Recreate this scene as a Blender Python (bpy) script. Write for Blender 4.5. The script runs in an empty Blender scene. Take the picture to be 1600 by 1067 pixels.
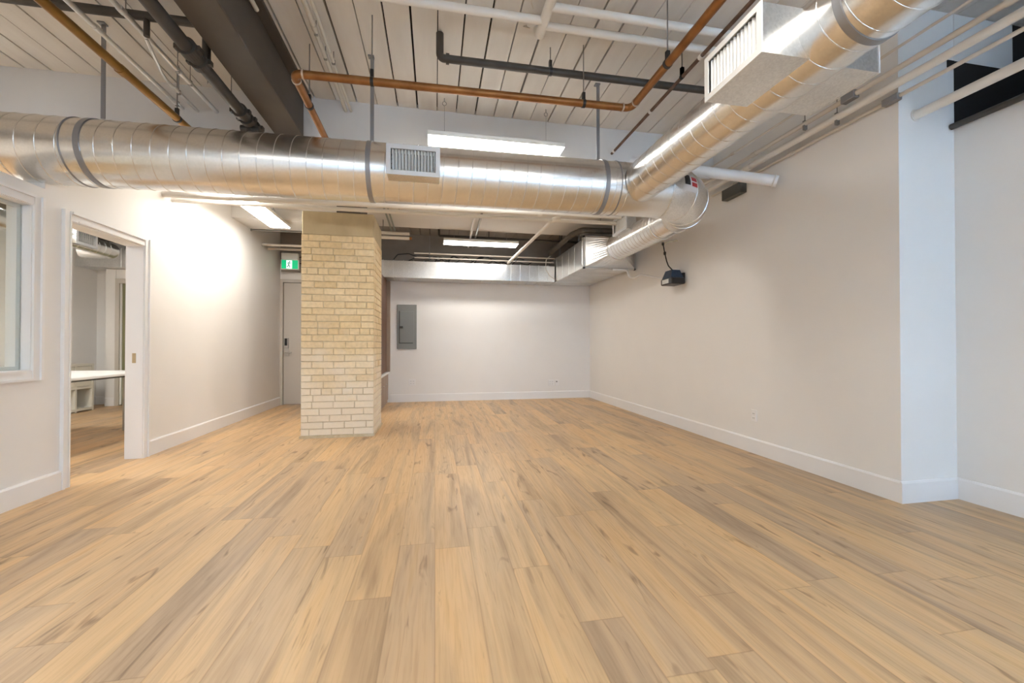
import bpy, math, random
from mathutils import Vector, Matrix
random.seed(7)
R = math.radians
sc = bpy.context.scene
COL = sc.collection

# ------------------------------------------------------------------ mesh helpers
class MB:
    """collects shapes and links them as ONE mesh object"""
    def __init__(s): s.v=[]; s.f=[]; s.sm=[]
    def face(s, idx, smooth=False): s.f.append(tuple(idx)); s.sm.append(smooth)
    def hexa(s, p):
        b=len(s.v); s.v += [tuple(q) for q in p]
        for q in ((3,2,1,0),(4,5,6,7),(0,1,5,4),(1,2,6,5),(2,3,7,6),(3,0,4,7)): s.face([b+i for i in q])
        return s
    def box(s,x0,x1,y0,y1,z0,z1):
        return s.hexa([(x0,y0,z0),(x1,y0,z0),(x1,y1,z0),(x0,y1,z0),(x0,y0,z1),(x1,y0,z1),(x1,y1,z1),(x0,y1,z1)])
    def bbox(s,x0,x1,y0,y1,z0,z1,c=.004):
        """box with chamfered edges"""
        c=min(c,abs(x1-x0)*.3,abs(y1-y0)*.3,abs(z1-z0)*.3)
        X=((x0,x0+c),(x1,x1-c)); Y=((y0,y0+c),(y1,y1-c)); Z=((z0,z0+c),(z1,z1-c))
        b=len(s.v); ix={}
        for i in (0,1):
            for j in (0,1):
                for k in (0,1):
                    for a in (0,1,2):
                        x=X[i][0 if a==0 else 1]; y=Y[j][0 if a==1 else 1]; z=Z[k][0 if a==2 else 1]
                        ix[i,j,k,a]=len(s.v); s.v.append((x,y,z))
        def q(*ks): s.face([ix[k] for k in ks])
        q((0,0,0,0),(0,0,1,0),(0,1,1,0),(0,1,0,0)); q((1,0,0,0),(1,1,0,0),(1,1,1,0),(1,0,1,0))
        q((0,0,0,1),(1,0,0,1),(1,0,1,1),(0,0,1,1)); q((0,1,0,1),(0,1,1,1),(1,1,1,1),(1,1,0,1))
        q((0,0,0,2),(0,1,0,2),(1,1,0,2),(1,0,0,2)); q((0,0,1,2),(1,0,1,2),(1,1,1,2),(0,1,1,2))
        for i in (0,1):
            for j in (0,1): q((i,j,0,0),(i,j,1,0),(i,j,1,1),(i,j,0,1))
        for i in (0,1):
            for k in (0,1): q((i,0,k,0),(i,1,k,0),(i,1,k,2),(i,0,k,2))
        for j in (0,1):
            for k in (0,1): q((0,j,k,1),(1,j,k,1),(1,j,k,2),(0,j,k,2))
        for i in (0,1):
            for j in (0,1):
                for k in (0,1): q((i,j,k,0),(i,j,k,1),(i,j,k,2))
        return s
    def tube(s, path, r, n=16, caps=True, smooth=True):
        P=[Vector(p) for p in path]; m=len(P)
        rr=list(r) if hasattr(r,'__len__') else [r]*m
        T=[]
        for i in range(m):
            a=P[max(i-1,0)]; c=P[min(i+1,m-1)]
            t=(P[i]-a).normalized()+(c-P[i]).normalized() if 0<i<m-1 else (c-a)
            T.append(t.normalized() if t.length>1e-9 else (c-a).normalized())
        u=Vector((0,0,1)) if abs(T[0].z)<.9 else Vector((1,0,0))
        u=(u-T[0]*u.dot(T[0])).normalized(); b=len(s.v)
        for i in range(m):
            u=u-T[i]*u.dot(T[i]); u.normalize(); w=T[i].cross(u)
            for k in range(n):
                a=2*math.pi*k/n
                s.v.append(tuple(P[i]+(u*math.cos(a)+w*math.sin(a))*rr[i]))
        for i in range(m-1):
            for k in range(n):
                k2=(k+1)%n
                s.face((b+i*n+k,b+i*n+k2,b+(i+1)*n+k2,b+(i+1)*n+k),smooth)
        if caps:
            q=len(s.v); s.v+=s.v[b:b+n]+s.v[b+(m-1)*n:b+m*n]
            s.face([q+k for k in range(n)][::-1]); s.face([q+n+k for k in range(n)])
        return s
    def ring(s,c,axis,r,tr,n=32,m=6):
        """torus"""
        ax=Vector(axis).normalized(); u=ax.orthogonal().normalized(); w=ax.cross(u); c=Vector(c); b=len(s.v)
        for i in range(n):
            a=2*math.pi*i/n; d=u*math.cos(a)+w*math.sin(a)
            for j in range(m):
                e=2*math.pi*j/m
                s.v.append(tuple(c+d*(r+tr*math.cos(e))+ax*(tr*math.sin(e))))
        for i in range(n):
            for j in range(m):
                s.face((b+i*m+j,b+((i+1)%n)*m+j,b+((i+1)%n)*m+(j+1)%m,b+i*m+(j+1)%m),True)
        return s
    def band(s,c,axis,r0,r1,w,n=40):
        """flat strap ring of width w"""
        c=Vector(c); ax=Vector(axis).normalized()
        s.tube([c-ax*w/2,c-ax*w/2,c+ax*w/2,c+ax*w/2],[r0,r1,r1,r0],n,False,False); return s
    def helix(s,a,b_,r,pitch,tr=.0035,seg=36,hand=1):
        a=Vector(a); b_=Vector(b_); ax=(b_-a); L=ax.length; ax.normalize()
        u=Vector((0,0,1)); u=(u-ax*u.dot(ax)).normalized(); w=ax.cross(u)
        N=int(L/pitch*seg); pts=[]
        for i in range(N+1):
            t=i/seg*2*math.pi*hand
            pts.append(a+ax*(i/seg*pitch)+(u*math.cos(t)+w*math.sin(t))*r)
        return s.tube(pts,tr,5,False,True)
    def disc(s,c,axis,r,h,n=20):
        c=Vector(c); ax=Vector(axis).normalized(); return s.tube([c,c+ax*h],r,n,True,True)
    def poly(s,pts,nrm,h):
        """flat polygon extruded by h along nrm"""
        b=len(s.v); n=len(pts); N=Vector(nrm).normalized()*h
        s.v+=[tuple(p) for p in pts]+[tuple(Vector(p)+N) for p in pts]
        s.face([b+i for i in range(n)][::-1]); s.face([b+n+i for i in range(n)])
        for i in range(n): s.face((b+i,b+(i+1)%n,b+n+(i+1)%n,b+n+i))
        return s
    def build(s,name,mat,parent=None,label=None):
        off=Vector((0,0,0)); p=parent
        while p is not None: off+=Vector(p.location); p=p.parent
        me=bpy.data.meshes.new(name)
        me.from_pydata([tuple(Vector(q)-off) for q in s.v],[],s.f)
        for pl,sm in zip(me.polygons,s.sm): pl.use_smooth=sm
        import bmesh
        bm=bmesh.new(); bm.from_mesh(me); bmesh.ops.recalc_face_normals(bm,faces=bm.faces[:]); bm.to_mesh(me); bm.free()
        me.materials.append(mat); me.update()
        o=bpy.data.objects.new(name,me); COL.objects.link(o)
        if parent is not None: o.parent=parent
        if label: o['label']=label
        return o

def fillet(pts,rad,n=8):
    P=[Vector(p) for p in pts]; out=[P[0]]
    for i in range(1,len(P)-1):
        a=(P[i-1]-P[i]); c=(P[i+1]-P[i]); la,lc=a.length,c.length; a.normalize(); c.normalize()
        ang=a.angle(c)
        if ang>math.pi-.02: out.append(P[i]); continue
        d=min(rad/math.tan(ang/2),la*.49,lc*.49); r=d*math.tan(ang/2)
        ctr=P[i]+(a+c).normalized()*(r/math.sin(ang/2))
        v0=P[i]+a*d-ctr; v1=P[i]+c*d-ctr; th=v0.angle(v1)
        for k in range(n+1):
            t=k/n; out.append(ctr+(v0*math.sin((1-t)*th)+v1*math.sin(t*th))/math.sin(th))
    out.append(P[-1]); return out

def struct(o): o['kind']='structure'; return o
def tag(o,label,cat,group=None):
    o['label']=label; o['category']=cat
    if group: o['group']=group
    return o
def thing(name,label,cat,loc=(0,0,0),group=None):
    o=bpy.data.objects.new(name,None); COL.objects.link(o); o.location=loc; o.empty_display_size=.1
    return tag(o,label,cat,group)

# ------------------------------------------------------------------ materials
def mat(name,col,rough=.5,metal=0.,**kw):
    m=bpy.data.materials.new(name); m.use_nodes=True; b=m.node_tree.nodes['Principled BSDF']
    b.inputs['Base Color'].default_value=(*col,1); b.inputs['Roughness'].default_value=rough; b.inputs['Metallic'].default_value=metal
    for k,v in kw.items(): b.inputs[k].default_value=v
    return m
def nd(nt,t,**kw):
    n=nt.nodes.new(t)
    for k,v in kw.items():
        if k.startswith('i_'): n.inputs[int(k[2:]) if k[2:].isdigit() else k[2:]].default_value=v
        else: setattr(n,k,v)
    return n
def ramp(nt,stops,src):
    n=nt.nodes.new('ShaderNodeValToRGB'); e=n.color_ramp.elements
    while len(e)<len(stops): e.new(.5)
    for el,(p,c) in zip(e,stops): el.position=p; el.color=(*c,1) if len(c)==3 else c
    nt.links.new(src,n.inputs[0]); return n.outputs[0]
def g3(v): return (v,v,v)
def mathn(nt,op,a,b=None,c=None):
    n=nt.nodes.new('ShaderNodeMath'); n.operation=op
    for i,x in enumerate((a,b,c)):
        if x is None: continue
        if isinstance(x,(int,float)): n.inputs[i].default_value=x
        else: nt.links.new(x,n.inputs[i])
    return n.outputs[0]
def mixc(nt,kind,fac,a,b):
    n=nt.nodes.new('ShaderNodeMix'); n.data_type='RGBA'; n.blend_type=kind
    for i,x in ((0,fac),(6,a),(7,b)):
        if isinstance(x,(int,float)): n.inputs[i].default_value=x
        elif isinstance(x,tuple): n.inputs[i].default_value=(*x,1)
        else: nt.links.new(x,n.inputs[i])
    return n.outputs[2]
def noisy(name,c0,c1,scale,rough=.6,metal=0.,stretch=(1,1,1),bump=0.,detail=4,r2=None):
    """surface with a soft two-tone noise"""
    m=mat(name,c0,rough,metal); nt=m.node_tree; b=nt.nodes['Principled BSDF']
    tc=nd(nt,'ShaderNodeTexCoord'); mp=nd(nt,'ShaderNodeMapping'); mp.inputs['Scale'].default_value=stretch
    nt.links.new(tc.outputs['Object'],mp.inputs[0])
    nz=nd(nt,'ShaderNodeTexNoise'); nz.inputs['Scale'].default_value=scale; nz.inputs['Detail'].default_value=detail
    nt.links.new(mp.outputs[0],nz.inputs['Vector'])
    nt.links.new(ramp(nt,[(.3,c0),(.7,c1)],nz.outputs[0]),b.inputs['Base Color'])
    if r2: nt.links.new(ramp(nt,[(.3,g3(rough)),(.7,g3(r2))],nz.outputs[0]),b.inputs['Roughness'])
    if bump:
        bp=nd(nt,'ShaderNodeBump'); bp.inputs['Strength'].default_value=bump; bp.inputs['Distance'].default_value=.01
        nt.links.new(nz.outputs[0],bp.inputs['Height']); nt.links.new(bp.outputs[0],b.inputs['Normal'])
    return m
def emis(name,col,st):
    m=mat(name,col,.4); b=m.node_tree.nodes['Principled BSDF']
    b.inputs['Emission Color'].default_value=(*col,1); b.inputs['Emission Strength'].default_value=st; return m

WALL=noisy('wall_paint',(.80,.78,.75),(.815,.795,.765),3,.55)
TRIM=mat('trim_paint',(.82,.81,.80),.32)
CEIL=noisy('ceiling_paint',(.66,.62,.57),(.72,.685,.635),2.2,.6,0,(6,1,1),.15)
BEAMP=noisy('beam_paint',(.70,.68,.655),(.75,.73,.70),2,.6)
GAP=mat('gap_dark',(.02,.016,.012),.9)
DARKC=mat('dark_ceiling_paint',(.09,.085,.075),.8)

def make_floor():
    m=mat('vinyl_planks',(.5,.35,.2),.42); nt=m.node_tree; b=nt.nodes['Principled BSDF']; L=nt.links.new
    tc=nd(nt,'ShaderNodeTexCoord'); sp=nd(nt,'ShaderNodeSeparateXYZ'); L(tc.outputs['Object'],sp.inputs[0])
    X,Y=sp.outputs[0],sp.outputs[1]
    u=mathn(nt,'DIVIDE',X,.178); row=mathn(nt,'FLOOR',u); fu=mathn(nt,'FRACT',u)
    w1=nd(nt,'ShaderNodeTexWhiteNoise',noise_dimensions='1D'); L(row,w1.inputs['W'])
    v=mathn(nt,'ADD',mathn(nt,'DIVIDE',Y,1.22),mathn(nt,'MULTIPLY',w1.outputs[0],7.3)); cell=mathn(nt,'FLOOR',v); fv=mathn(nt,'FRACT',v)
    cm=nd(nt,'ShaderNodeCombineXYZ'); L(row,cm.inputs[0]); L(cell,cm.inputs[1])
    w2=nd(nt,'ShaderNodeTexWhiteNoise',noise_dimensions='2D'); L(cm.outputs[0],w2.inputs['Vector'])
    # long soft colour streaks and fine grain, shifted per plank
    def co(sx,sy):
        c=nd(nt,'ShaderNodeCombineXYZ')
        L(mathn(nt,'MULTIPLY',X,sx),c.inputs[0]); L(mathn(nt,'MULTIPLY',Y,sy),c.inputs[1]); L(mathn(nt,'MULTIPLY',w2.outputs[0],41.),c.inputs[2]); return c.outputs[0]
    def nz(vec,sc_,de,dist=0.):
        n=nd(nt,'ShaderNodeTexNoise'); n.inputs['Scale'].default_value=sc_; n.inputs['Detail'].default_value=de; n.inputs['Distortion'].default_value=dist; L(vec,n.inputs['Vector']); return n.outputs[0]
    streak=nz(co(6.5,.55),1.,3,1.3); grain=nz(co(95,4.),1.,5,.6); knot=nz(co(13,2.2),1.,3,1.4); cath=nz(co(26,1.6),1.,5,2.2)
    base=ramp(nt,[(0,(.61,.405,.213)),(.25,(.55,.37,.205)),(.5,(.62,.42,.223)),(.75,(.54,.375,.22)),(1,(.485,.337,.203))],w2.outputs[0])
    tone=ramp(nt,[(.30,(.58,.56,.56)),(.43,(.86,.86,.88)),(.56,(1.08,1.05,1.0)),(.70,(1.09,1.01,.86))],streak)
    c=mixc(nt,'MULTIPLY',.75,base,tone)
    c=mixc(nt,'MULTIPLY',.4,c,ramp(nt,[(.30,(.72,.68,.64)),(.55,(1.04,1.03,1.02))],grain))
    c=mixc(nt,'MULTIPLY',.55,c,ramp(nt,[(.27,(.52,.47,.44)),(.36,(1,1,1))],cath))
    c=mixc(nt,'MULTIPLY',.8,c,ramp(nt,[(.27,(.42,.37,.33)),(.37,(1,1,1))],knot))
    eu=mathn(nt,'MULTIPLY',mathn(nt,'MINIMUM',fu,mathn(nt,'SUBTRACT',1.,fu)),.178)
    ev=mathn(nt,'MULTIPLY',mathn(nt,'MINIMUM',fv,mathn(nt,'SUBTRACT',1.,fv)),1.22)
    ed=mathn(nt,'MINIMUM',eu,ev)
    c=mixc(nt,'MULTIPLY',.7,c,ramp(nt,[(0,(.66,.61,.56)),(.0014,(1,1,1))],ed))
    L(c,b.inputs['Base Color'])
    L(ramp(nt,[(.3,g3(.50)),(.7,g3(.38))],grain),b.inputs['Roughness'])
    bp=nd(nt,'ShaderNodeBump'); bp.inputs['Strength'].default_value=.12; bp.inputs['Distance'].default_value=.004
    hh=mathn(nt,'ADD',grain,mathn(nt,'MULTIPLY',mathn(nt,'MINIMUM',ed,.002),300.)); L(hh,bp.inputs['Height']); L(bp.outputs[0],b.inputs['Normal'])
    return m
FLOOR=make_floor()

def make_galv(name,lo=.76,hi=.84,r0=.25,r1=.29,bump=.3):
    m=mat(name,(.7,.7,.69),.33,1.); nt=m.node_tree; b=nt.nodes['Principled BSDF']; L=nt.links.new
    tc=nd(nt,'ShaderNodeTexCoord')
    vo=nd(nt,'ShaderNodeTexVoronoi'); vo.inputs['Scale'].default_value=110; L(tc.outputs['Object'],vo.inputs['Vector'])
    bw=nd(nt,'ShaderNodeRGBToBW'); L(vo.outputs['Color'],bw.inputs[0])
    nz=nd(nt,'ShaderNodeTexNoise'); nz.inputs['Scale'].default_value=5; nz.inputs['Detail'].default_value=5; L(tc.outputs['Object'],nz.inputs['Vector'])
    f=mathn(nt,'ADD',mathn(nt,'MULTIPLY',bw.outputs[0],.4),mathn(nt,'MULTIPLY',nz.outputs[0],.6))
    L(ramp(nt,[(.3,(lo,lo,lo*.985)),(.7,(hi,hi,hi*.985))],f),b.inputs['Base Color'])
    b.inputs['Roughness'].default_value=(r0+r1)/2
    n2=nd(nt,'ShaderNodeTexNoise'); n2.inputs['Scale'].default_value=3.5; n2.inputs['Detail'].default_value=0; L(tc.outputs['Object'],n2.inputs['Vector'])
    bp=nd(nt,'ShaderNodeBump'); bp.inputs['Strength'].default_value=bump; bp.inputs['Distance'].default_value=.006
    L(n2.outputs[0],bp.inputs['Height']); L(bp.outputs[0],b.inputs['Normal'])
    return m
GALV=make_galv('galvanized_steel'); GALVB=make_galv('galvanized_sheet',.68,.82,.26,.32,.4)
STRAP=mat('strap_steel',(.30,.30,.31),.45,.6)
GREYB=mat('register_grey',(.62,.63,.64),.45,.3)
WHITEM=mat('white_enamel',(.82,.82,.80),.35)
PVC=mat('white_painted_pipe',(.76,.73,.68),.45)
PVCW=mat('white_plastic',(.80,.80,.80),.35)
BEIGEP=mat('beige_painted_pipe',(.66,.60,.52),.5)
COPPER=noisy('aged_copper',(.22,.085,.022),(.36,.16,.05),9,.42,.6,(1,1,1),0,4)
BRONZE=noisy('old_brass_pipe',(.26,.13,.025),(.36,.19,.045),9,.4,.6)
RUST=noisy('brown_iron',(.10,.055,.035),(.17,.10,.07),14,.6,.2)
BLACKP=noisy('dark_painted_iron',(.045,.038,.032),(.07,.06,.05),8,.5,.1)
BLACK=mat('black_plastic',(.012,.012,.013),.4)
BROWNS=noisy('brown_painted_steel',(.078,.064,.052),(.10,.083,.067),3,.5,.1)
CONDUIT=mat('conduit_steel',(.72,.73,.73),.35,.7)
CONDUITW=mat('conduit_painted',(.62,.59,.52),.45,.2)
WIRE=mat('rod_steel',(.30,.29,.27),.45,.7)
DOORP=mat('door_paint',(.56,.52,.47),.5); DFRAME=mat('door_frame_paint',(.55,.51,.45),.5)
CHROME=mat('brushed_nickel',(.72,.70,.67),.3,1.); BRASS=mat('dull_brass',(.55,.45,.30),.35,1.)
PANEL=mat('panel_grey',(.235,.245,.235),.5); PANELD=mat('panel_edge_grey',(.06,.063,.06),.5)
OAKB=noisy('walnut_panel',(.115,.052,.026),(.17,.082,.042),3,.45,0,(10,10,.8)); OAKL=noisy('taupe_cabinet',(.30,.215,.155),(.36,.26,.19),3,.5,0,(8,8,.7))
COUNTER=mat('counter_white',(.75,.74,.72),.3)
PLASTER=noisy('cement_cap',(.42,.335,.20),(.54,.435,.265),4,.85,0,(1,1,.6),.3,5)
MORTAR=noisy('mortar',(.52,.42,.27),(.66,.55,.38),20,.9,0,(1,1,1),.3)
GREEN=emis('exit_green',(.0,.42,.17),.42); EXITW=emis('exit_white',(.75,.95,.88),.45)
SHELFW=mat('laminate_white',(.74,.71,.62),.4)
LED=emis('led_diffuser',(1.,.958,.895),15.)
OLIVE=mat('olive_glass',(.22,.22,.12),.15)
RED=mat('sticker_red',(.45,.03,.035),.5); STW=mat('sticker_white',(.75,.73,.72),.5)
BLUEP=noisy('blue_black_housing',(.008,.02,.045),(.02,.05,.09),30,.35)

def make_brick():
    m=mat('cream_brick',(.62,.5,.3),.8); nt=m.node_tree; b=nt.nodes['Principled BSDF']; L=nt.links.new
    ge=nd(nt,'ShaderNodeNewGeometry'); tc=nd(nt,'ShaderNodeTexCoord')
    base=ramp(nt,[(0,(.70,.53,.29)),(.35,(.76,.59,.34)),(.7,(.79,.63,.39)),(1,(.72,.56,.33))],ge.outputs['Random Per Island'])
    nz=nd(nt,'ShaderNodeTexNoise'); nz.inputs['Scale'].default_value=26; nz.inputs['Detail'].default_value=6; L(tc.outputs['Object'],nz.inputs['Vector'])
    c=mixc(nt,'MULTIPLY',.6,base,ramp(nt,[(.3,(.80,.78,.74)),(.62,(1.06,1.06,1.06))],nz.outputs[0]))
    # paler tone: stronger on the lower courses, ragged edge
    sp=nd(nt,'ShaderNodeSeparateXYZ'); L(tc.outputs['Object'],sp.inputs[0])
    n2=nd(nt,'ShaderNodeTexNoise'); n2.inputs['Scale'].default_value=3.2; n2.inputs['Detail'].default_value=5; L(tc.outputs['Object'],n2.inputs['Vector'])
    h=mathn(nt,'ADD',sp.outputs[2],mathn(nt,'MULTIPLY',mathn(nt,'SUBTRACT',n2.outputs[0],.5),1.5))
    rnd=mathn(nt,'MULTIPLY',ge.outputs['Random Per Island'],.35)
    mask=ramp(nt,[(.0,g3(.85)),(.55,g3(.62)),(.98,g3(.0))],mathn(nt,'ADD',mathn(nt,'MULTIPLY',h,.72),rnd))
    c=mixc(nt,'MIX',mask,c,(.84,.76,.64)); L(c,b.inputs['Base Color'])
    bp=nd(nt,'ShaderNodeBump'); bp.inputs['Strength'].default_value=.35; bp.inputs['Distance'].default_value=.006; L(nz.outputs[0],bp.inputs['Height']); L(bp.outputs[0],b.inputs['Normal'])
    return m
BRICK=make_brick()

def make_glass():
    m=bpy.data.materials.new('thin_glass'); m.use_nodes=True; nt=m.node_tree; nt.nodes.clear()
    o=nd(nt,'ShaderNodeOutputMaterial'); mx=nd(nt,'ShaderNodeMixShader'); t=nd(nt,'ShaderNodeBsdfTransparent'); g=nd(nt,'ShaderNodeBsdfGlossy')
    t.inputs[0].default_value=(.94,.96,.95,1); g.inputs['Roughness'].default_value=.02
    mx.inputs[0].default_value=.06; nt.links.new(t.outputs[0],mx.inputs[1]); nt.links.new(g.outputs[0],mx.inputs[2]); nt.links.new(mx.outputs[0],o.inputs[0]); return m
GLASS=make_glass()

# ------------------------------------------------------------------ the shell
XL,XR,XJ=-2.645,3.02,3.49           # side walls, stepped-out wall by the camera
YB,YJ,YR=7.72,2.187,-3.0            # back wall, the step, wall behind the camera
ZC=3.31
struct(MB().box(-6.0,3.62,-3.15,8.6,-.06,0).build('floor',FLOOR))

t0=XL-.125
# plank ceiling over the front bay; boards run away from the camera with open joints
cb=MB(); x=.014-.1846*22; k=0
gaps=[.014,.009,.016,.008,.012,.015,.007,.011]
while x<4.3:
    g=gaps[k%8]*(1. if x<1.5 else .4); dz=random.uniform(0,.004)
    x0=max(x+g/2,-3.9); x1=min(x+.1846-gaps[(k+1)%8]*.5*(1. if x<1.4 else .4),4.3)
    if x1>x0+.01: cb.box(x0,x1,YR,4.03,ZC+dz,ZC+.04)
    x+=.1846; k+=1
ceil=struct(cb.build('ceiling',CEIL))
MB().box(-3.95,4.4,YR,4.1,ZC+.041,ZC+.08).build('joint_backing',GAP,ceil)
# the deep white band across the room, with a lower step by the side wall
cbm=MB(); cbm.box(-4.0,XR+.3,4.02,6.55,2.87,ZC+.08); cbm.box(XL-.1,-1.0,5.98,6.52,2.727,2.88)
struct(cbm.build('ceiling_beam',BEAMP))
cb=MB(); x=XL; 
while x<XR: cb.box(x+.004,min(x+.166,XR+.02),6.5,YB+.05,3.06+random.uniform(0,.004),3.10); x+=.17
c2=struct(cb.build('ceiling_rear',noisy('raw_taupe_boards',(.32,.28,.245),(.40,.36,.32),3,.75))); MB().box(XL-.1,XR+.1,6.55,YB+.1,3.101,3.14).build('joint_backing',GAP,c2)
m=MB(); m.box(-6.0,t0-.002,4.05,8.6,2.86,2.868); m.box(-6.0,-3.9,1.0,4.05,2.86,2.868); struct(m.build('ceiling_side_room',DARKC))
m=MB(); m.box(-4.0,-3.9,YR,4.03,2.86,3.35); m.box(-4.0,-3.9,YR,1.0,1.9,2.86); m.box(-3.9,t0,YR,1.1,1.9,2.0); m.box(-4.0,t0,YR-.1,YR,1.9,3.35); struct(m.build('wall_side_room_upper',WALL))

w=MB()
ZP=2.115
w.box(t0,XL,YR,1.5,0,ZP); w.box(t0,XL,1.5,3.268,0,.87); w.box(t0,XL,1.5,3.268,1.975,ZP)
w.box(t0,XL,3.268,3.36,0,ZP); w.box(t0,XL,3.36,3.556,0,2.60); w.box(t0,XL,3.556,4.05,1.955,2.60); w.box(t0,XL,4.05,4.333,1.955,2.87); w.box(t0,XL,4.333,YB+.15,0,3.35)
struct(w.build('wall_left',WALL))
struct(MB().box(XR,XJ+.13,YJ,YB+.15,0,3.35).build('wall_right',WALL))
struct(MB().box(XJ,XJ+.13,YR,YJ,0,2.53).build('wall_right_stepped',WALL))
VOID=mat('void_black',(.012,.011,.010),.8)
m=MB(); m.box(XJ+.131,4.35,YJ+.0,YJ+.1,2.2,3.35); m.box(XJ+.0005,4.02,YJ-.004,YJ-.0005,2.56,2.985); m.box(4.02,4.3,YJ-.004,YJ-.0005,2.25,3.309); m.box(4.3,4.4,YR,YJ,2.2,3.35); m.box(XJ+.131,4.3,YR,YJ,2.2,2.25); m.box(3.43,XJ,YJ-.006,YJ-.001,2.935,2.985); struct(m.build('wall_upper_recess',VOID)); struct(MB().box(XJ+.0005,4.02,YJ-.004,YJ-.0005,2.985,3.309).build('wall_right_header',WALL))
w=MB(); w.box(-1.655,XR,YB,YB+.15,0,2.45); w.box(XL,-1.655,YB,YB+.15,2.185,2.45); struct(w.build('wall_back',WALL))
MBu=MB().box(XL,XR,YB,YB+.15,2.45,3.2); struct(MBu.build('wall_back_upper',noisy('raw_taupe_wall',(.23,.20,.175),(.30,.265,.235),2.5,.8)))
MB_r=MB()
WX=[(-2.2,-.7),(-.1,1.4),(1.95,3.3)]
MB_r.box(t0,XJ+.13,YR-.15,YR,0,.85); MB_r.box(t0,4.4,YR-.15,YR,2.75,3.35); MB_r.box(XJ+.13,4.4,YR-.15,YR,2.2,2.75)
e=t0
for a,b in WX: MB_r.box(e,a,YR-.15,YR,.85,2.75); e=b
MB_r.box(e,XJ+.13,YR-.15,YR,.85,2.75)
struct(MB_r.build('wall_front',WALL))
for i,(a,b) in enumerate(WX):
    f=MB()
    for q in ((a,a+.06,.85,2.75),(b-.06,b,.85,2.75),((a+b)/2-.025,(a+b)/2+.025,.91,2.69)): f.box(q[0],q[1],YR-.10,YR-.04,q[2],q[3])
    for z in (.85,2.69,1.9): f.box(a+.06,b-.06,YR-.10,YR-.04,z,z+.06)
    wf=struct(f.build('window_%d'%(i+2),TRIM)); MB().box(a+.05,b-.05,YR-.075,YR-.069,.9,2.7).build('pane',GLASS,wf)
# side room shell
w=MB(); w.box(-5.97,-5.85,1.0,8.6,0,3.0); struct(w.build('wall_side_room_far',WALL))
w=MB(); w.box(-5.85,t0,8.42,8.55,0,3.0); struct(w.build('wall_side_room_back',WALL))
w=MB(); w.box(-5.85,t0,1.0,1.12,0,3.0); struct(w.build('wall_side_room_front',WALL))

# baseboards
def base(name,a,b,n,h=.142,t=.015):
    """board from a to b on the floor, n points into the room; small eased top"""
    a=Vector((*a,0)); b=Vector((*b,0)); n=Vector((*n,0)); m=MB()
    prof=[(0,0),(t,0),(t,h-.012),(t*.55,h),(0,h)]; i0=len(m.v)
    for p in (a,b):
        for (d,z) in prof: m.v.append(tuple(p+n*d+Vector((0,0,z))))
    k=len(prof)
    for i in range(k): m.face((i,(i+1)%k,k+(i+1)%k,k+i))
    m.face(range(k)); m.face([k+i for i in range(k)][::-1])
    return struct(m.build(name,TRIM))
base('baseboard_left_near',(XL,YR),(XL,3.487),(1,0)); base('baseboard_left_far',(XL,4.402),(XL,YB),(1,0))
base('baseboard_back',(-.80,YB),(XR,YB),(0,-1)); base('baseboard_right',(XR,YB),(XR,YJ),(-1,0))
base('baseboard_step',(XR-.015,YJ),(XJ,YJ),(0,-1)); base('baseboard_right_stepped',(XJ,YJ),(XJ,YR),(-1,0))
base('baseboard_side_room',(-5.85,1.12),(-5.85,8.42),(1,0)); base('baseboard_side_room_back',(-5.85,8.42),(-5.53,8.42),(0,-1))

# doorway casing and liner (pocket doorway into the side room)
def casing(name,y0,y1,z0,z1,floor=True,wd=.068):
    m=MB()
    def bar(ya,yb,za,zb,side):
        m.box(XL,XL+.012,ya,yb,za,zb)
        t=.018
        if side=='a': m.box(XL+.012,XL+.024,ya,ya+t,za,zb); m.box(XL+.012,XL+.017,yb-.012,yb,za,zb)
        if side=='b': m.box(XL+.012,XL+.024,yb-t,yb,za,zb); m.box(XL+.012,XL+.017,ya,ya+.012,za,zb)
        if side=='t': m.box(XL+.012,XL+.0245,ya,yb,zb-t,zb); m.box(XL+.012,XL+.017,ya+.06,yb-.06,za,za+.012)
        if side=='u': m.box(XL+.012,XL+.0245,ya,yb,za,za+t); m.box(XL+.012,XL+.017,ya+.06,yb-.06,zb-.012,zb)
    bar(y0-wd,y0,z0 if floor else z0-wd,z1+wd,'a'); bar(y1,y1+wd,z0 if floor else z0-wd,z1+wd,'b')
    bar(y0,y1,z1,z1+wd,'t')
    if not floor: bar(y0,y1,z0-wd,z0,'u')
    return struct(m.build(name,TRIM))
trim=casing('trim_1',3.556,4.333,0,1.955)
m=MB(); m.box(t0-.012,XL+.004,3.548,3.562,0,1.955); m.box(t0-.012,XL+.004,4.326,4.34,0,1.955); m.box(t0-.012,XL+.004,3.562,4.326,1.945,1.96)
m.build('jamb_liner',TRIM,trim)
m=MB(); m.bbox(-2.725,-2.695,4.3235,4.326,.875,.965,.001); m.box(-2.719,-2.703,4.3225,4.3236,.905,.935); m.build('strike_plate',BRASS,trim,'dull brass strike plate')
win=casing('window_1',1.5,3.268,.87,1.975,False)
m=MB(); m.box(t0-.01,XL+.004,3.26,3.275,.87,1.975); m.box(t0-.01,XL+.004,1.5,3.26,.862,.875); m.box(t0-.01,XL+.004,1.5,3.26,1.97,1.98); m.box(t0-.01,XL+.004,1.495,1.505,.87,1.975)
m.box(-2.722,-2.702,3.235,3.26,.875,1.97); m.box(-2.722,-2.702,1.5,3.235,.875,.9); m.box(-2.722,-2.702,1.5,3.235,1.945,1.97)
m.build('window_liner',TRIM,win)
MB().box(-2.700,-2.694,1.505,3.26,.875,1.97).build('pane',GLASS,win)

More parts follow.
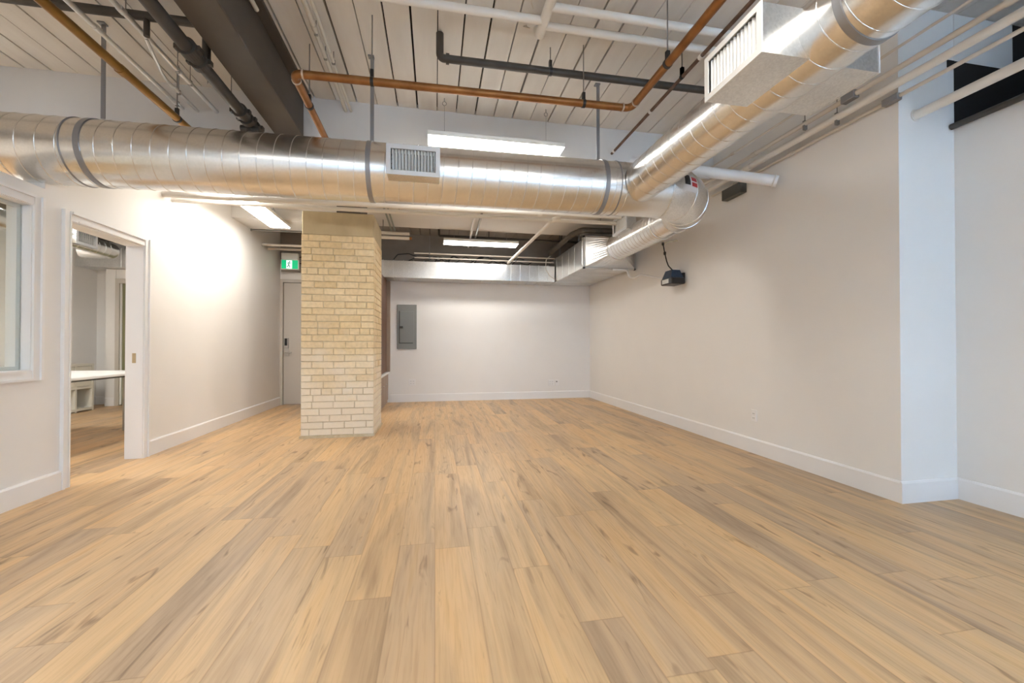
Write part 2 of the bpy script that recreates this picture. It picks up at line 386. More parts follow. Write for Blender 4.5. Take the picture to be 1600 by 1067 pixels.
# exit door in the back wall
d=struct(MB().bbox(-2.594,-1.70,YB+.022,YB+.066,.012,2.125,.003).build('door_1',DOORP))
m=MB(); 
for x0,x1,z0,z1 in ((XL,-2.60,0,2.185),(-1.694,-1.65,0,2.185),(-2.60,-1.694,2.131,2.185)):
    m.box(x0,x1,YB-.012,YB+.10,z0,z1)
m.box(-2.60,-2.585,YB+.068,YB+.1,0,2.13); m.build('door_frame',DFRAME,d)
m=MB(); m.bbox(-2.575,-2.507,YB-.004,YB+.022,.985,1.165,.008); lk=m.build('lock_keypad',CHROME,d,'nickel lock housing with black keypad')
m=MB(); m.bbox(-2.570,-2.528,YB-.009,YB-.003,1.03,1.155,.003); m.build('keypad',BLACK,lk)
m=MB(); m.disc((-2.54,YB+.022,.915),(0,-1,0),.035,.016,24); m.tube([(-2.54,YB+.01,.915),(-2.54,YB-.045,.915)],.012,12)
m.tube(fillet([(-2.54,YB-.03,.915),(-2.54,YB-.055,.915),(-2.445,YB-.055,.908)],.02),[.012]*10+[.011],12); m.bbox(-2.578,-2.508,YB+.014,YB+.022,.85,.985,.003)
m.build('door_lever',CHROME,d)

# ------------------------------------------------------------------ brick pillar
PX0,PX1,PY0,PY1=-1.465,-.692,4.9,5.58
pil=thing('brick_pillar','square cream brick pillar with a smooth cement band around its top','pillar',((PX0+PX1)/2,(PY0+PY1)/2,0)); pil['kind']='thing'
MB().box(PX0+.008,PX1-.008,PY0+.008,PY1-.008,0,2.28).build('mortar_core',MORTAR,pil)
bk=MB(); ch=.0750; z0=.028
def jit(v,a=.0018): return v+random.uniform(-a,a)
def brick(side,s0,s1,za,zb):
    """one brick on a side: s runs along the side from its own corner"""
    o=random.uniform(-.002,.003); dp=.1
    if side==0: P=lambda s,d,z:(PX0+s,PY0-d,z)
    if side==1: P=lambda s,d,z:(PX1+d,PY0+s,z)
    if side==2: P=lambda s,d,z:(PX1-s,PY1+d,z)
    if side==3: P=lambda s,d,z:(PX0-d,PY1-s,z)
    c=.004; f=[]
    q=[(s0,za),(s1,za),(s1,zb),(s0,zb)]; n=len(bk.v)
    ins=[(s0+c,za+c),(s1-c,za+c),(s1-c,zb-c),(s0+c,zb-c)]
    for (s,z) in q: bk.v.append(P(s,-dp,z))
    for (s,z) in q: bk.v.append(P(s,o-c,z))
    for (s,z) in ins: bk.v.append(P(jit(s),o+random.uniform(-.001,.001),jit(z)))
    for a,b in ((0,4),(4,8)):
        for i in range(4): bk.face((n+a+i,n+a+(i+1)%4,n+b+(i+1)%4,n+b+i))
    bk.face((n+8,n+9,n+10,n+11)); bk.face((n+3,n+2,n+1,n))
for r in range(30):
    za=z0+r*ch+.0034; zb=z0+(r+1)*ch-.0034
    for side,W in ((0,PX1-PX0),(1,PY1-PY0),(2,PX1-PX0),(3,PY1-PY0)):
        hdr=(r%9==6)
        L=.112 if hdr else .232
        s=0. ; first=(.112 if r%2==side%2 else .232) if not hdr else .06
        if random.random()<.25: first=random.uniform(.07,.2)
        lim=W-.004-( .108)
        if side in (0,2): lim=W          # front and back carry the corners
        else: s=.108; lim=W-.108; first=max(.06,first-.1)
        nxt=first
        while s<lim-.012:
            e=min(s+nxt,lim)
            if lim-e<.04: e=lim
            brick(side,s+(.0032 if s>.0 else 0),e-(.0032 if e<lim else 0),jit(za,.001),jit(zb,.001)); s=e; nxt=L*random.uniform(.97,1.03)
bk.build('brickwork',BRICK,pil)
m=MB(); m.bbox(PX0+.002,PX1-.002,PY0+.002,PY1-.002,2.27,2.54,.012); m.build('cement_band',PLASTER,pil,'smooth tan cement band')
m=MB()
pts=[]
for s in range(40):
    t=s/40*4; k=int(t); f=t-k
    c=[(PX0-.012,PY0-.012),(PX1+.012,PY0-.012),(PX1+.012,PY1+.012),(PX0-.012,PY1+.012)]
    a=Vector(c[k]); b=Vector(c[(k+1)%4]); p=a.lerp(b,f); pts.append((p.x+random.uniform(-.008,.008),p.y+random.uniform(-.008,.008),0))
m.poly(pts,(0,0,1),.03); m.build('mortar_footing',MORTAR,pil)
m=MB(); m.box(-1.2,-.78,5.0,5.5,2.54,2.565); m.box(-1.12,-.86,5.0,5.5,2.565,2.845); m.box(-1.2,-.78,5.0,5.5,2.845,2.868); m.build('bearing_block',BROWNS,pil,'dark steel bearing block')

# ------------------------------------------------------------------ brown steel beam
bm_=thing('steel_beam','wide brown painted steel beam running under the plank ceiling','beam',(-1.3,2,2.94)); bm_['kind']='thing'
m=MB(); m.bbox(-1.425,-1.185,YR+.01,4.015,2.94,3.28,.006); m.build('beam_body',BROWNS,bm_)
m=MB(); m.box(-1.49,-1.115,YR+.01,4.0,3.28,3.308); m.build('top_flange',BROWNS,bm_)

# ------------------------------------------------------------------ ducts
DY,DZ,DR=3.35,2.41,.222
du=thing('spiral_duct','long horizontal galvanized spiral duct crossing the whole room','duct',(0,DY,DZ))
ZL=DZ-.035
zd=lambda x: DZ-.035*max(0,(1.98-x))/4.9
m=MB(); m.tube([(-3.6,DY,zd(-3.6)),(1.98,DY,DZ)],DR,72,True); m.helix((-3.58,DY,zd(-3.58)),(1.62,DY,zd(1.62)),DR-.0008,.108,.0040,40,-1)
m.build('duct_run',GALV,du)
# elbow: main axis turns away from the camera, tapering and dropping a little
ep=[];er=[]
for i in range(25):
    t=i/24; a=t*math.pi/2
    ep.append((1.98+.44*math.sin(a),DY+.44*(1-math.cos(a)),DZ-.055*t*t*(3-2*t))); er.append(DR-.057*max(0,(t-.35)/.65)**2*(3-2*max(0,(t-.35)/.65)))
m=MB(); m.tube(ep,er,64,False)
for i in (0,6,12,18,24):
    a=i/24*math.pi/2; m.ring(ep[i],(math.cos(a),math.sin(a),0),er[i],.0065,56)
el=m.build('elbow',GALVB,du)
m=MB(); m.ring((1.512,DY,zd(1.512)),(1,0,0),DR+.002,.004,56); m.build('coupling_ring',STRAP,du)
MB().ring((1.98,DY,DZ),(1,0,0),DR+.001,.005,56).build('coupling_ring',STRAP,du); MB().ring((-2.40,DY,zd(-2.40)),(1,0,0),DR+.001,.005,56).build('coupling_ring',STRAP,du)
# small red, black and white warning sticker on the elbow
def on_elbow(t,ang,lift):
    i=t*24; k=min(int(i),23); f=i-k; c=Vector(ep[k]).lerp(Vector(ep[k+1]),f); r=er[k]*(1-f)+er[k+1]*f; a=t*math.pi/2
    out=Vector((math.sin(a),-math.cos(a),0)); return c+(out*math.cos(ang)+Vector((0,0,1))*math.sin(ang))*(r+lift)
def decal(t0_,t1_,a0,a1,lift=.0018):
    m=MB(); n=4
    for i in range(n+1):
        for j in range(n+1): m.v.append(tuple(on_elbow(t0_+(t1_-t0_)*i/n,a0+(a1-a0)*j/n,lift)))
    for i in range(n):
        for j in range(n):
            q=i*(n+1)+j; m.face((q,q+n+1,q+n+2,q+1))
    return m
st=decal(.10,.25,-.22,.40).build('warning_sticker',STW,el,'white, red and black sticker')
decal(.10,.16,.0,.40,.003).build('black_stripe',BLACK,st)
r_=decal(.175,.24,-.02,.14,.003); r2_=decal(.175,.24,.19,.36,.003); b0=len(r_.v); r_.v+=r2_.v; [r_.face([b0+i for i in f]) for f in r2_.f]; r_.build('red_block',RED,st)
# return run toward the back, square-to-round transition
m=MB(); rx,rz,rr=2.42,DZ-.055,er[-1]
m.tube([(rx,3.79,rz),(rx,5.15,rz)],rr,56,False); m.helix((rx,3.95,rz),(rx,5.10,rz),rr-.0005,.075,.003,32,-1); m.ring((rx,4.05,rz),(0,1,0),rr+.003,.009,48); m.ring((rx,5.14,rz),(0,1,0),rr+.001,.005,48)
m.build('return_run',GALV,du)
m=MB(); n=40; sq=[]
x0,x1,z0_,z1_=2.19,2.975,2.205,2.645
for k in range(n):
    a=2*math.pi*k/n; c,s=math.cos(a),math.sin(a); q=max(abs(c),abs(s)); sq.append(((x0+x1)/2+(x1-x0)/2*c/q,(z0_+z1_)/2+(z1_-z0_)/2*s/q))
    m.v.append((rx+rr*c,5.15,rz+rr*s))
for k in range(n): m.v.append((sq[k][0],5.772,sq[k][1]))
for k in range(n): m.face((k,(k+1)%n,n+(k+1)%n,n+k))
m.build('transition',GALVB,du)

def register(parent,name,corner,u,v,nrm,W,H,depth,nb,gmat,fr=.028,lab=None):
    """box standing off a duct: corner, face axes u (width) v (up), nrm outward"""
    c=Vector(corner); u=Vector(u); v=Vector(v); n=Vector(nrm)
    def hx(m,a0,a1,b0,b1,d0,d1):
        m.hexa([c+u*a+v*b+n*d for d in (d0,d1) for a,b in ((a0,b0),(a1,b0),(a1,b1),(a0,b1))]); return m
    m=MB(); t=.003      # open-fronted sheet metal box
    hx(m,0,W,0,t,-depth,0); hx(m,0,W,H-t,H,-depth,0); hx(m,0,t,t,H-t,-depth,0); hx(m,W-t,W,t,H-t,-depth,0); hx(m,t,W-t,t,H-t,-depth*.55-.003,-depth*.55)
    bx=m.build(name,GALVB,parent,lab)
    m=MB(); hx(m,-.004,W+.004,-.004,fr,.0,.006); hx(m,-.004,W+.004,H-fr,H+.004,.0,.006); hx(m,-.004,fr,fr,H-fr,.0,.006); hx(m,W-fr,W+.004,fr,H-fr,.0,.006)
    m.build('face_frame',gmat,bx)
    m=MB()
    for i in range(nb):
        a=fr+(i+.75)*(W-2*fr)/nb; da=.0135
        m.hexa([c+u*(a+s*da+e)+v*b+n*(-.004-d) for b in (fr,H-fr) for s,d,e in ((-.55,.0,-.0012),(.55,.026,-.0012),(.55,.026,.0012),(-.55,.0,.0012))])
    m.build('louvers',WHITEM,bx)
    m=MB(); hx(m,fr,W-fr,fr,H-fr,-.075,-.073); m.build('dark_damper',BLACK,bx)
    m=MB()
    for i in range(4):
        b=fr+(i+1)*(H-2*fr)/5; hx(m,fr,W-fr,b-.002,b+.002,-.045,-.035)
    m.build('rear_bars',PANELD,bx)
    return bx
register(du,'supply_register',(-.343,3.035,2.268),(1,0,0),(0,0,1),(0,-1,0),.372,.212,.16,14,GREYB)
register(du,'return_register',(2.235,4.90,2.425),(0,-1,0),(0,0,1),(-1,0,0),.38,.20,.12,6,GREYB)
# hanging straps of the long duct
for xs in (-2.30,-.49,1.39):
    m=MB(); m.band((xs,DY,zd(xs)),(1,0,0),DR+.001,DR+.005,.034,64); m.box(xs-.014,xs+.014,DY-.002,DY+.002,DZ+DR,3.305); m.box(xs-.03,xs+.014,DY-.02,DY+.02,3.298,3.309)
    m.build('hanging_strap',STRAP,du)

BX,BR=1.70,.163
br=thing('branch_duct','slimmer spiral duct coming off the long one toward the windows, carrying two registers','duct',(BX,1,DZ))
m=MB(); n=64
for yy in (None,3.0,-2.2):
    for k in range(n):
        a=2*math.pi*k/n; x=BX+BR*math.sin(a); z=DZ+BR*math.cos(a)
        m.v.append((x,yy if yy is not None else DY-math.sqrt(DR**2-(z-DZ)**2)-.009,z))
for i in range(2):
    for k in range(n): m.face((i*n+k,i*n+(k+1)%n,(i+1)*n+(k+1)%n,(i+1)*n+k),True)
m.helix((BX,3.06,DZ),(BX,-2.2,DZ),BR-.0008,.108,.0034,36,1); m.build('duct_run',GALV,br)
m=MB(); m.band((BX,1.33,DZ),(0,1,0),BR+.001,BR+.004,.03,64); m.box(BX-.002,BX+.002,1.31,1.35,DZ+BR,3.305); m.build('hanging_strap',STRAP,br)
register(br,'supply_register',(1.36,1.866,2.283),(0,-1,0),(0,0,1),(-1,0,0),.366,.215,.27,14,WHITEM,.024,'register box on the side facing the pillar')
register(br,'supply_register',(2.02,1.545,2.305),(0,1,0),(0,0,1),(1,0,0),.366,.195,.27,14,WHITEM,.024,'register box on the side facing the white wall')

pl=thing('air_plenum','boxy galvanized air plenum near the ceiling in the back corner','duct',(2.58,6.7,2.2))
m=MB(); m.bbox(2.19,2.975,5.80,7.70,2.205,2.645,.006)
for y in (5.815,6.25,6.55,6.9,7.25): m.box(2.186,2.979,y-.006,y+.006,2.201,2.649)
m.build('plenum_body',GALVB,pl)
m=MB()
for y in (5.795,): m.box(2.165,3.0,y-.02,y+.02,2.18,2.205); m.box(2.165,3.0,y-.02,y+.02,2.645,2.67); m.box(2.165,2.19,y-.02,y+.02,2.18,2.67); m.box(2.975,3.0,y-.02,y+.02,2.18,2.67)
m.build('joint_flange',GALV,pl)
for y_ in (6.1,7.1): MB().box(2.20,2.225,y_,y_+.003,2.645,2.87 if y_<6.5 else 3.06).build('hanging_strap',STRAP,pl)
m=MB(); m.tube([(2.19,5.84,2.25),(2.19,5.84,2.66)],.028,20); m.build('corner_sleeve',GALV,pl)
bd=thing('rectangular_duct','flat rectangular galvanized duct along the top of the back wall','duct',(.7,7.5,2.2))
m=MB(); m.bbox(-1.6,2.175,7.30,7.70,2.203,2.50,.005)
m.build('duct_body',GALVB,bd)
m=MB()
for i in range(21):
    y=-1.4+i*.172; m.box(y-.003,y+.003,7.290,7.702,2.196,2.508)
m.build('standing_seam',CONDUIT,bd)

# ------------------------------------------------------------------ lights
def light(x0,x1,y0,y1,z,ztop,label,cab):
    t=thing('linear_light',label,'ceiling light',((x0+x1)/2,(y0+y1)/2,z),'hanging linear lights')
    m=MB(); m.bbox(x0,x1,y0,y1,z+.008,z+.05,.004); m.build('housing',WHITEM,t)
    m=MB(); m.bbox(x0+.006,x1-.006,y0+.006,y1-.006,z,z+.012,.004); m.build('diffuser',LED,t)
    for (cx,cy) in cab:
        m=MB(); m.tube([(cx,cy,z+.05),(cx,cy,ztop-.07)],.0018,6); m.ring((cx,cy,ztop-.05),(0,1,0),.018,.0025,16); m.tube([(cx,cy,ztop-.03),(cx,cy,ztop)],.004,6); m.build('hanging_cable',WIRE,t)
light(-.07,1.19,3.65,3.85,2.88,ZC,'glowing linear light hanging just above the long spiral duct',((.08,3.80),(1.045,3.80)))
light(-2.24,-1.98,4.45,6.16,2.66,2.87,'glowing linear light by the side wall, above the exit sign',((-2.11,4.9),(-2.11,5.9)))
light(.13,1.35,6.60,6.86,2.70,3.06,'glowing linear light hanging in the dim bay near the back wall',((.3,6.73),(1.17,6.73)))
light(-2.35,-1.1,.35,.55,2.70,ZC,'linear light behind the camera on the doorway side',((-2.25,.45),(-1.75,.45)))
light(.15,1.4,.95,1.15,2.88,ZC,'linear light behind the camera beside the branch duct',((.3,1.05),(1.25,1.05)))
light(-.7,.55,-1.3,-1.1,2.88,ZC,'added linear fill light behind the camera over the middle of the floor',((-.55,-1.2),(.4,-1.2)))  # unseen fixture added to brighten the front of the room
light(-2.35,-1.1,-1.4,-1.2,2.70,ZC,'added linear fill light behind the camera near the front windows',((-2.25,-1.3),(-1.75,-1.3)))  # extra out-of-view lamp, added for more light on the doorway side
t=thing('linear_light','linear light inside the side room','ceiling light',(-4.2,3.2,2.7),'hanging linear lights')
MB().bbox(-4.8,-3.6,3.0,3.4,2.68,2.72,.004).build('housing',WHITEM,t); MB().bbox(-4.79,-3.61,3.01,3.39,2.668,2.682,.004).build('diffuser',LED,t)
for xx in (-4.6,-4.0): MB().tube([(xx,3.2,2.72),(xx,3.2,2.86)],.002,6).build('hanging_cable',WIRE,t)

t=thing('linear_light','added linear fill light near the round duct in the side room','ceiling light',(-5.1,4.8,2.75),'hanging linear lights')  # out-of-view lamp added to brighten the side room
MB().bbox(-4.95,-4.45,4.2,5.4,2.76,2.80,.004).build('housing',WHITEM,t); MB().bbox(-4.94,-4.46,4.21,5.39,2.748,2.762,.004).build('diffuser',LED,t)
for yy in (4.4,5.2): MB().tube([(-4.7,yy,2.80),(-4.7,yy,2.86)],.002,6).build('hanging_cable',WIRE,t)
t=thing('linear_light','added linear fill light over the white table in the side room','ceiling light',(-3.4,5.1,2.75),'hanging linear lights')  # unseen lamp added so the side room inside the doorway gets brighter
MB().bbox(-3.5,-3.3,4.5,5.7,2.76,2.80,.004).build('housing',WHITEM,t); MB().bbox(-3.49,-3.31,4.51,5.69,2.748,2.762,.004).build('diffuser',LED,t)
for yy in (4.7,5.5): MB().tube([(-3.4,yy,2.80),(-3.4,yy,2.86)],.002,6).build('hanging_cable',WIRE,t)
# ------------------------------------------------------------------ pipes
def hanger(parent,x,y,z,r,ztop,ax='x',m_=None):
    m=MB(); m.tube([(x,y,z+r+.05),(x,y,ztop)],.0045,8)
    b=MB(); A=(1,0,0) if ax=='x' else (0,1,0)
    b.band((x,y,z),A,r+.0005,r+.004,.022,24); 
    if ax=='x': b.box(x-.011,x+.011,y-.012,y+.012,z+r,z+r+.055)
    else: b.box(x-.012,x+.012,y-.011,y+.011,z+r,z+r+.055)
    h=m.build('hanger_rod',WIRE,parent); b.build('clevis',BLACK,h)
# copper line
cp=thing('copper_pipe','orange copper pipe hung on rods, bending twice below the plank ceiling','pipe',(0,2.93,2.85))
m=MB(); m.tube(fillet([(1.485,YR+.02,2.875),(1.485,2.93,2.87),(-.93,2.93,2.845),(-.945,4.0,2.84)],.05,8),.0265,20); m.build('pipe',COPPER,cp)
SOLD=mat('solder_joint',(.62,.52,.42),.4,.6)
for p_,a_ in (((-.87,2.93,2.846),(1,0,0)),((-.932,3.0,2.844),(0,1,0)),((1.415,2.93,2.87),(1,0,0)),((1.485,2.85,2.87),(0,1,0))): MB().band(p_,a_,.0265,.031,.012,20).build('solder_joint',SOLD,cp)
hanger(cp,-.43,2.93,2.85,.0265,ZC); hanger(cp,1.10,2.93,2.866,.0265,ZC); hanger(cp,1.485,2.42,2.872,.0265,ZC,'y'); hanger(cp,-.935,3.30,2.843,.0265,ZC,'y'); hanger(cp,1.485,.6,2.874,.0265,ZC,'y')
# dark sprinkler line behind it
bp_=thing('black_pipe','straight dark iron pipe hung above the copper pipe, elbow turned up to the boards','pipe',(1,2.97,3.12))
m=MB(); m.tube(fillet([(.03,3.0,3.30),(.03,3.0,3.122),(2.6,3.0,3.135)],.03,6),.027,20); m.build('pipe',BLACKP,bp_)
MB().band((.03,3.0,3.175),(0,0,1),.027,.036,.022,20).build('elbow_collar',BLACKP,bp_); MB().band((.085,3.0,3.122),(1,0,0),.027,.036,.022,20).build('elbow_collar',BLACKP,bp_)
hanger(bp_,.86,3.0,3.126,.027,ZC)
# white plastic lines under the boards
pv=thing('white_pipe','white painted pipe tree, three arms and a cross tee, tight under the boards','pipe',(.7,2.6,3.22))
m=MB(); m.tube([(-.62,2.65,3.22),(.715,2.65,3.22)],.026,18); m.build('pipe',PVC,pv)
m=MB(); m.tube([(.725,2.53,3.22),(2.6,2.53,3.22)],.026,18); m.build('pipe',PVC,pv)
m=MB(); m.tube([(.725,2.69,3.22),(2.6,2.69,3.22)],.026,18); m.build('pipe',PVC,pv)
m=MB(); m.tube([(.72,2.02,3.225),(.718,2.78,3.222)],.033,18); m.tube([(.718,2.78,3.222),(.716,2.83,3.30)],.028,18); m.build('cross_tee',PVC,pv)
MB().tube(fillet([(.63,2.60,3.25),(.60,2.56,3.27),(.63,2.50,3.29),(.66,2.47,3.30)],.03),.004,6).build('tie_wire',BEIGEP,pv); MB().tube(fillet([(.62,2.76,3.26),(.60,2.80,3.28),(.66,2.83,3.30)],.03),.004,6).build('tie_wire',BEIGEP,pv)
# thin rusty line
ru=thing('thin_iron_pipe','thin brown iron pipe running from the boards down to the white beam','pipe',(1.82,2,3.05))
m=MB(); m.tube([(1.815,YR+.02,3.055),(1.82,4.02,3.05)],.0135,12); m.build('pipe',RUST,ru)
m=MB()
for y in (2.55,3.23,3.96): MB().band((1.82,y,3.052),(0,1,0),.0135,.0175,.03,16).build('coupling',PVC,ru); hanger(ru,1.818,2.77,3.053,.0135,ZC,'y')
# side: gold pipe, conduits, dark main
go=thing('brass_coloured_pipe','golden brown pipe above the doorway wall, running over the long duct','pipe',(-2.09,2,2.9))
m=MB(); m.tube([(-2.11,YR+.02,2.9),(-2.085,4.02,2.9)],.029,18); m.build('pipe',BRONZE,go); hanger(go,-2.088,3.80,2.9,.029,ZC,'y'); m=MB(); m.band((-2.09,3.2,2.9),(0,1,0),.029,.033,.05,20); m.build('coupling',BRONZE,go)
def conduit(label,x,y0,y1,z,r,couplings=(),rods=(),mm=None,name='conduit'):
    t=thing(name,label,'conduit',(x,(y0+y1)/2,z))
    m=MB(); m.tube([(x,y0,z),(x,y1,z)],r,12); m.build('conduit_run',mm or CONDUIT,t)
    for y in couplings: m=MB(); m.band((x,y,z),(0,1,0),r,r+.004,.045,14); m.build('coupling',mm or CONDUIT,t)
    for y in rods: m=MB(); m.tube([(x,y,z+r),(x,y,ZC)],.003,6); m.box(x-.012,x+.012,y-.008,y+.008,z-r-.004,z+r+.004); m.build('hanger_rod',WIRE,t)
    return t
conduit('steel conduit between the golden pipe and the clipped conduit',-2.168,YR+.02,4.02,3.1,.0165,(3.1,3.9),(3.95,))
c3=conduit('steel conduit fed by a curved drop from the dark crossbar',-2.05,3.62,4.02,3.09,.014,(3.7,),(3.75,))
m=MB(); m.tube(fillet([(-1.86,3.06,3.04),(-1.862,3.10,3.01),(-1.97,3.40,3.03),(-2.05,3.62,3.09)],.12,8),.010,10); m.build('curved_drop',CONDUIT,c3)
conduit('bright conduit alongside the dark sprinkler main',-1.90,YR+.02,4.02,3.1,.017,(2.9,3.5),(3.46,3.62))
conduit('pale conduit clipped along the flange of the brown beam',-1.142,YR+.02,2.90,3.215,.014,(2.62,2.1),(),CONDUITW)
cA=conduit('pale conduit beside the brown beam, the one nearer to it',-.822,YR+.02,4.02,3.225,.017,(3.0,3.6),(3.05,3.3),CONDUITW)
conduit('pale conduit beside the brown beam, the one farther from it',-.776,YR+.02,4.02,3.225,.012,(3.25,),(3.35,),CONDUITW)
mn=thing('sprinkler_main','thick dark sprinkler main with grooved couplings beside the brown beam','pipe',(-1.51,2,2.88))
m=MB(); m.tube([(-1.51,YR+.02,2.88),(-1.51,4.02,2.88)],.040,22); m.build('pipe',BLACKP,mn)
for y,w_ in ((2.86,.07),(2.98,.05),(3.55,.05),(3.66,.05),(3.80,.06)):
    m=MB(); m.band((-1.51,y,2.88),(0,1,0),.04,.056,w_,24); m.box(-1.51-.072,-1.51+.072,y-w_*.35,y+w_*.35,2.865,2.895); m.build('grooved_coupling',BLACKP,mn)
m=MB(); m.tube([(-1.51,3.06,2.90),(-1.51,3.06,3.19)],.025,16); m.build('riser',BLACKP,mn)
m=MB(); m.tube([(-1.51,3.73,2.88),(-1.51,3.73,2.78)],.034,16); m.tube([(-1.44,3.73,2.83),(-1.58,3.73,2.83)],.03,16); m.build('valve',BLACKP,mn)
m=MB(); m.tube([(-3.85,3.06,3.2),(-1.49,3.06,3.19)],.028,16); m.build('crossbar',BLACKP,mn)
m=MB(); m.tube([(-1.86,3.06,3.19),(-1.86,3.06,3.06)],.017,10); m.build('drop_nipple',BLACKP,mn)
for x_,y_ in ((-1.98,3.06),(-1.62,3.3),(-1.51,3.4)): m=MB(); m.tube([(x_,y_,2.93 if x_>-1.9 else 3.22),(x_,y_,ZC)],.0035,6); m.build('hanger_rod',WIRE,mn)
# white pair below the long duct, over the pillar
up=thing('white_drain_pipe','thicker of two white pipes passing in front of the pillar top','pipe',(-.5,4.6,2.55))
m=MB(); m.tube([(XL,4.6,2.53),(1.18,4.6,2.571)],.030,20); m.build('pipe',PVC,up)
m=MB(); m.tube([(1.2,4.6,2.571),(2.2,4.6,2.572)],.018,14); m.build('thin_run',PVC,up)
MB().band((1.19,4.6,2.571),(1,0,0),.018,.037,.05,20).build('coupling',PVC,up); MB().band((-2.05,4.6,2.538),(1,0,0),.03,.036,.05,20).build('coupling',PVC,up)
m=MB(); m.tube([(1.85,4.6,2.57),(1.85,4.6,2.87)],.006,8); m.build('hanger_rod',BLACK,up)
for x_ in (-1.9,.3): m=MB(); m.tube([(x_,4.6,2.57),(x_,4.6,2.87)],.004,8); m.build('hanger_rod',WIRE,up)
lo=thing('white_tee_pipe','thinner of two white pipes by the pillar top, with an arm reaching the back duct','pipe',(-.5,4.74,2.54))
m=MB(); m.tube([(XL,4.74,2.52),(2.2,4.74,2.545)],.0225,18); m.build('pipe',PVC,lo)
m=MB(); m.tube(fillet([(1.47,4.70,2.545),(1.40,4.72,2.545),(1.385,4.80,2.543)],.05,6),.033,16); m.build('elbow_joint',PVC,lo)
m=MB(); m.tube([(1.387,4.78,2.543),(1.292,7.27,2.52)],.023,18); m.build('arm',PVC,lo)
for x_ in (-.4,2.0): m=MB(); m.tube([(x_,4.74,2.55),(x_,4.74,2.87)],.004,8); m.build('hanger_rod',WIRE,lo)
# pipe entering the right wall
wp=thing('white_plastic_pipe','thick white plastic pipe slanting into the white wall behind the duct elbow','pipe',(3.0,3.1,2.47))
m=MB(); m.tube([(2.965,3.11,2.485),(2.50,3.45,2.675),(1.95,3.86,2.90)],.048,24); m.build('pipe',PVCW,wp)
m=MB(); m.ring((2.945,3.125,2.493),(1,-.75,-.42),.05,.006,24); m.build('wall_collar',PVC,wp)
# pipes along the white wall
def wallrun(label,x,z,r,y0,y1,mm,coup=(),rods=(),name='conduit'):
    t=thing(name,label,'pipe' if 'pipe' in name else 'conduit',(x,(y0+y1)/2,z))
    m=MB(); m.tube([(x,y0,z),(x,y1,z)],r,16); m.build('pipe' if 'pipe' in name else 'conduit_run',mm,t)
    for y in coup: m=MB(); m.band((x,y,z),(0,1,0),r,r+.005,.05,16); m.build('coupling',mm,t)
    for y in rods: m=MB(); m.tube([(x,y,z-r-.03),(x,y,ZC)],.0035,6); m.box(x-.014,x+.014,y-.009,y+.009,z-r-.03,z+r+.006); m.build('hanger_rod',WIRE,t)
    return t
wallrun('white painted pipe running along the top of the white wall past its corner',2.93,2.73,.026,YR+.02,4.015,PVC,(3.4,),(2.53,),'wall_pipe')
cl1=wallrun('small beige conduit strapped just under the white wall pipe',2.998,2.68,.0125,YR+.02,4.015,BEIGEP,(3.0,3.7))
cl2=wallrun('beige conduit one step above the white wall pipe',2.90,2.806,.018,YR+.02,4.015,BEIGEP,(1.57,3.3),(2.77,))
wallrun('thin conduit closest to the branch duct, above the white wall',2.84,2.90,.009,YR+.02,4.015,BEIGEP,(1.65,3.5),())
for n_,(x_,y_,z_) in enumerate(((2.985,2.19,2.69),(2.86,2.62,2.808),(2.86,2.42,2.815))):
    pass
m=MB(); m.bbox(2.975,3.018,2.16,2.26,2.655,2.70,.004); m.build('pipe_clamp',STRAP,cl1)
m=MB(); m.bbox(2.875,2.925,2.36,2.46,2.778,2.834,.004); m.build('pipe_clamp',STRAP,cl2)
jb=tag(MB().bbox(2.945,3.018,3.53,3.80,2.545,2.652,.004).build('junction_box',mat('old_box_steel',(.10,.10,.09),.5,.5)),'dark metal junction box high on the wall behind the slanting pipe','box')
lp=thing('white_wall_pipe','thick white pipe coming out of the wall step above the dark cap rail','pipe',(3.16,YJ,2.58))
m=MB(); m.tube([(3.16,YJ+.03,2.578),(3.165,YR+.02,2.60)],.030,20); m.build('pipe',PVC,lp)
m=MB(); m.ring((3.16,YJ-.002,2.578),(0,1,0),.034,.006,24); m.build('escutcheon',PVC,lp)
# black covering high on the stepped wall
m=MB(); m.tube([(XJ-.035,2.18,2.525),(XJ-.035,YR+.02,2.525)],.02,14); m.box(XJ-.02,XJ+.13,YR+.02,2.175,2.531,2.545); tag(m.build('cap_rail',BLACKP),'dark rail capping the low stepped wall under the black recess','rail')

# ------------------------------------------------------------------ back bay bits
bb=thing('back_sprinkler_pipe','dark pipe with an upturned elbow in the dim bay by the back wall','pipe',(1.2,6.9,2.85))
m=MB(); m.tube(fillet([(.06,6.95,3.05),(.06,6.95,2.87),(2.9,6.95,2.87)],.03,6),.018,14); m.build('pipe',BLACKP,bb)
for x_ in (-.3,-.5,.9,1.7,2.2): 
    if x_>0: m=MB(); m.tube([(x_,6.95,2.88),(x_,6.95,3.06)],.008,8); m.build('hanger_rod',BLACK,bb)
for lab,z_,y_ in (('upper of two beige conduits strung above the back duct',2.635,7.28),('lower of two beige conduits strung above the back duct',2.575,7.36)):
    t=thing('conduit',lab,'conduit',(.9,y_,z_)); m=MB(); m.tube([(-.36,y_,z_),(2.17,y_,z_)],.012,12); m.build('conduit_run',BEIGEP,t)
    for x_ in (-.1,1.45): m=MB(); m.tube([(x_,y_,z_-.03),(x_,y_,3.06)],.003,6); m.box(x_-.012,x_+.012,y_-.014,y_+.014,z_-.018,z_+.016); m.build('hanger_rod',WIRE,t)
t=thing('conduit','pale conduit running toward the back wall behind the middle light, partner of the grey strut','conduit',(.6,6,2.84)); m=MB(); m.tube([(.50,4.05,2.845),(.575,7.28,2.78)],.016,12); m.build('conduit_run',PVC,t)
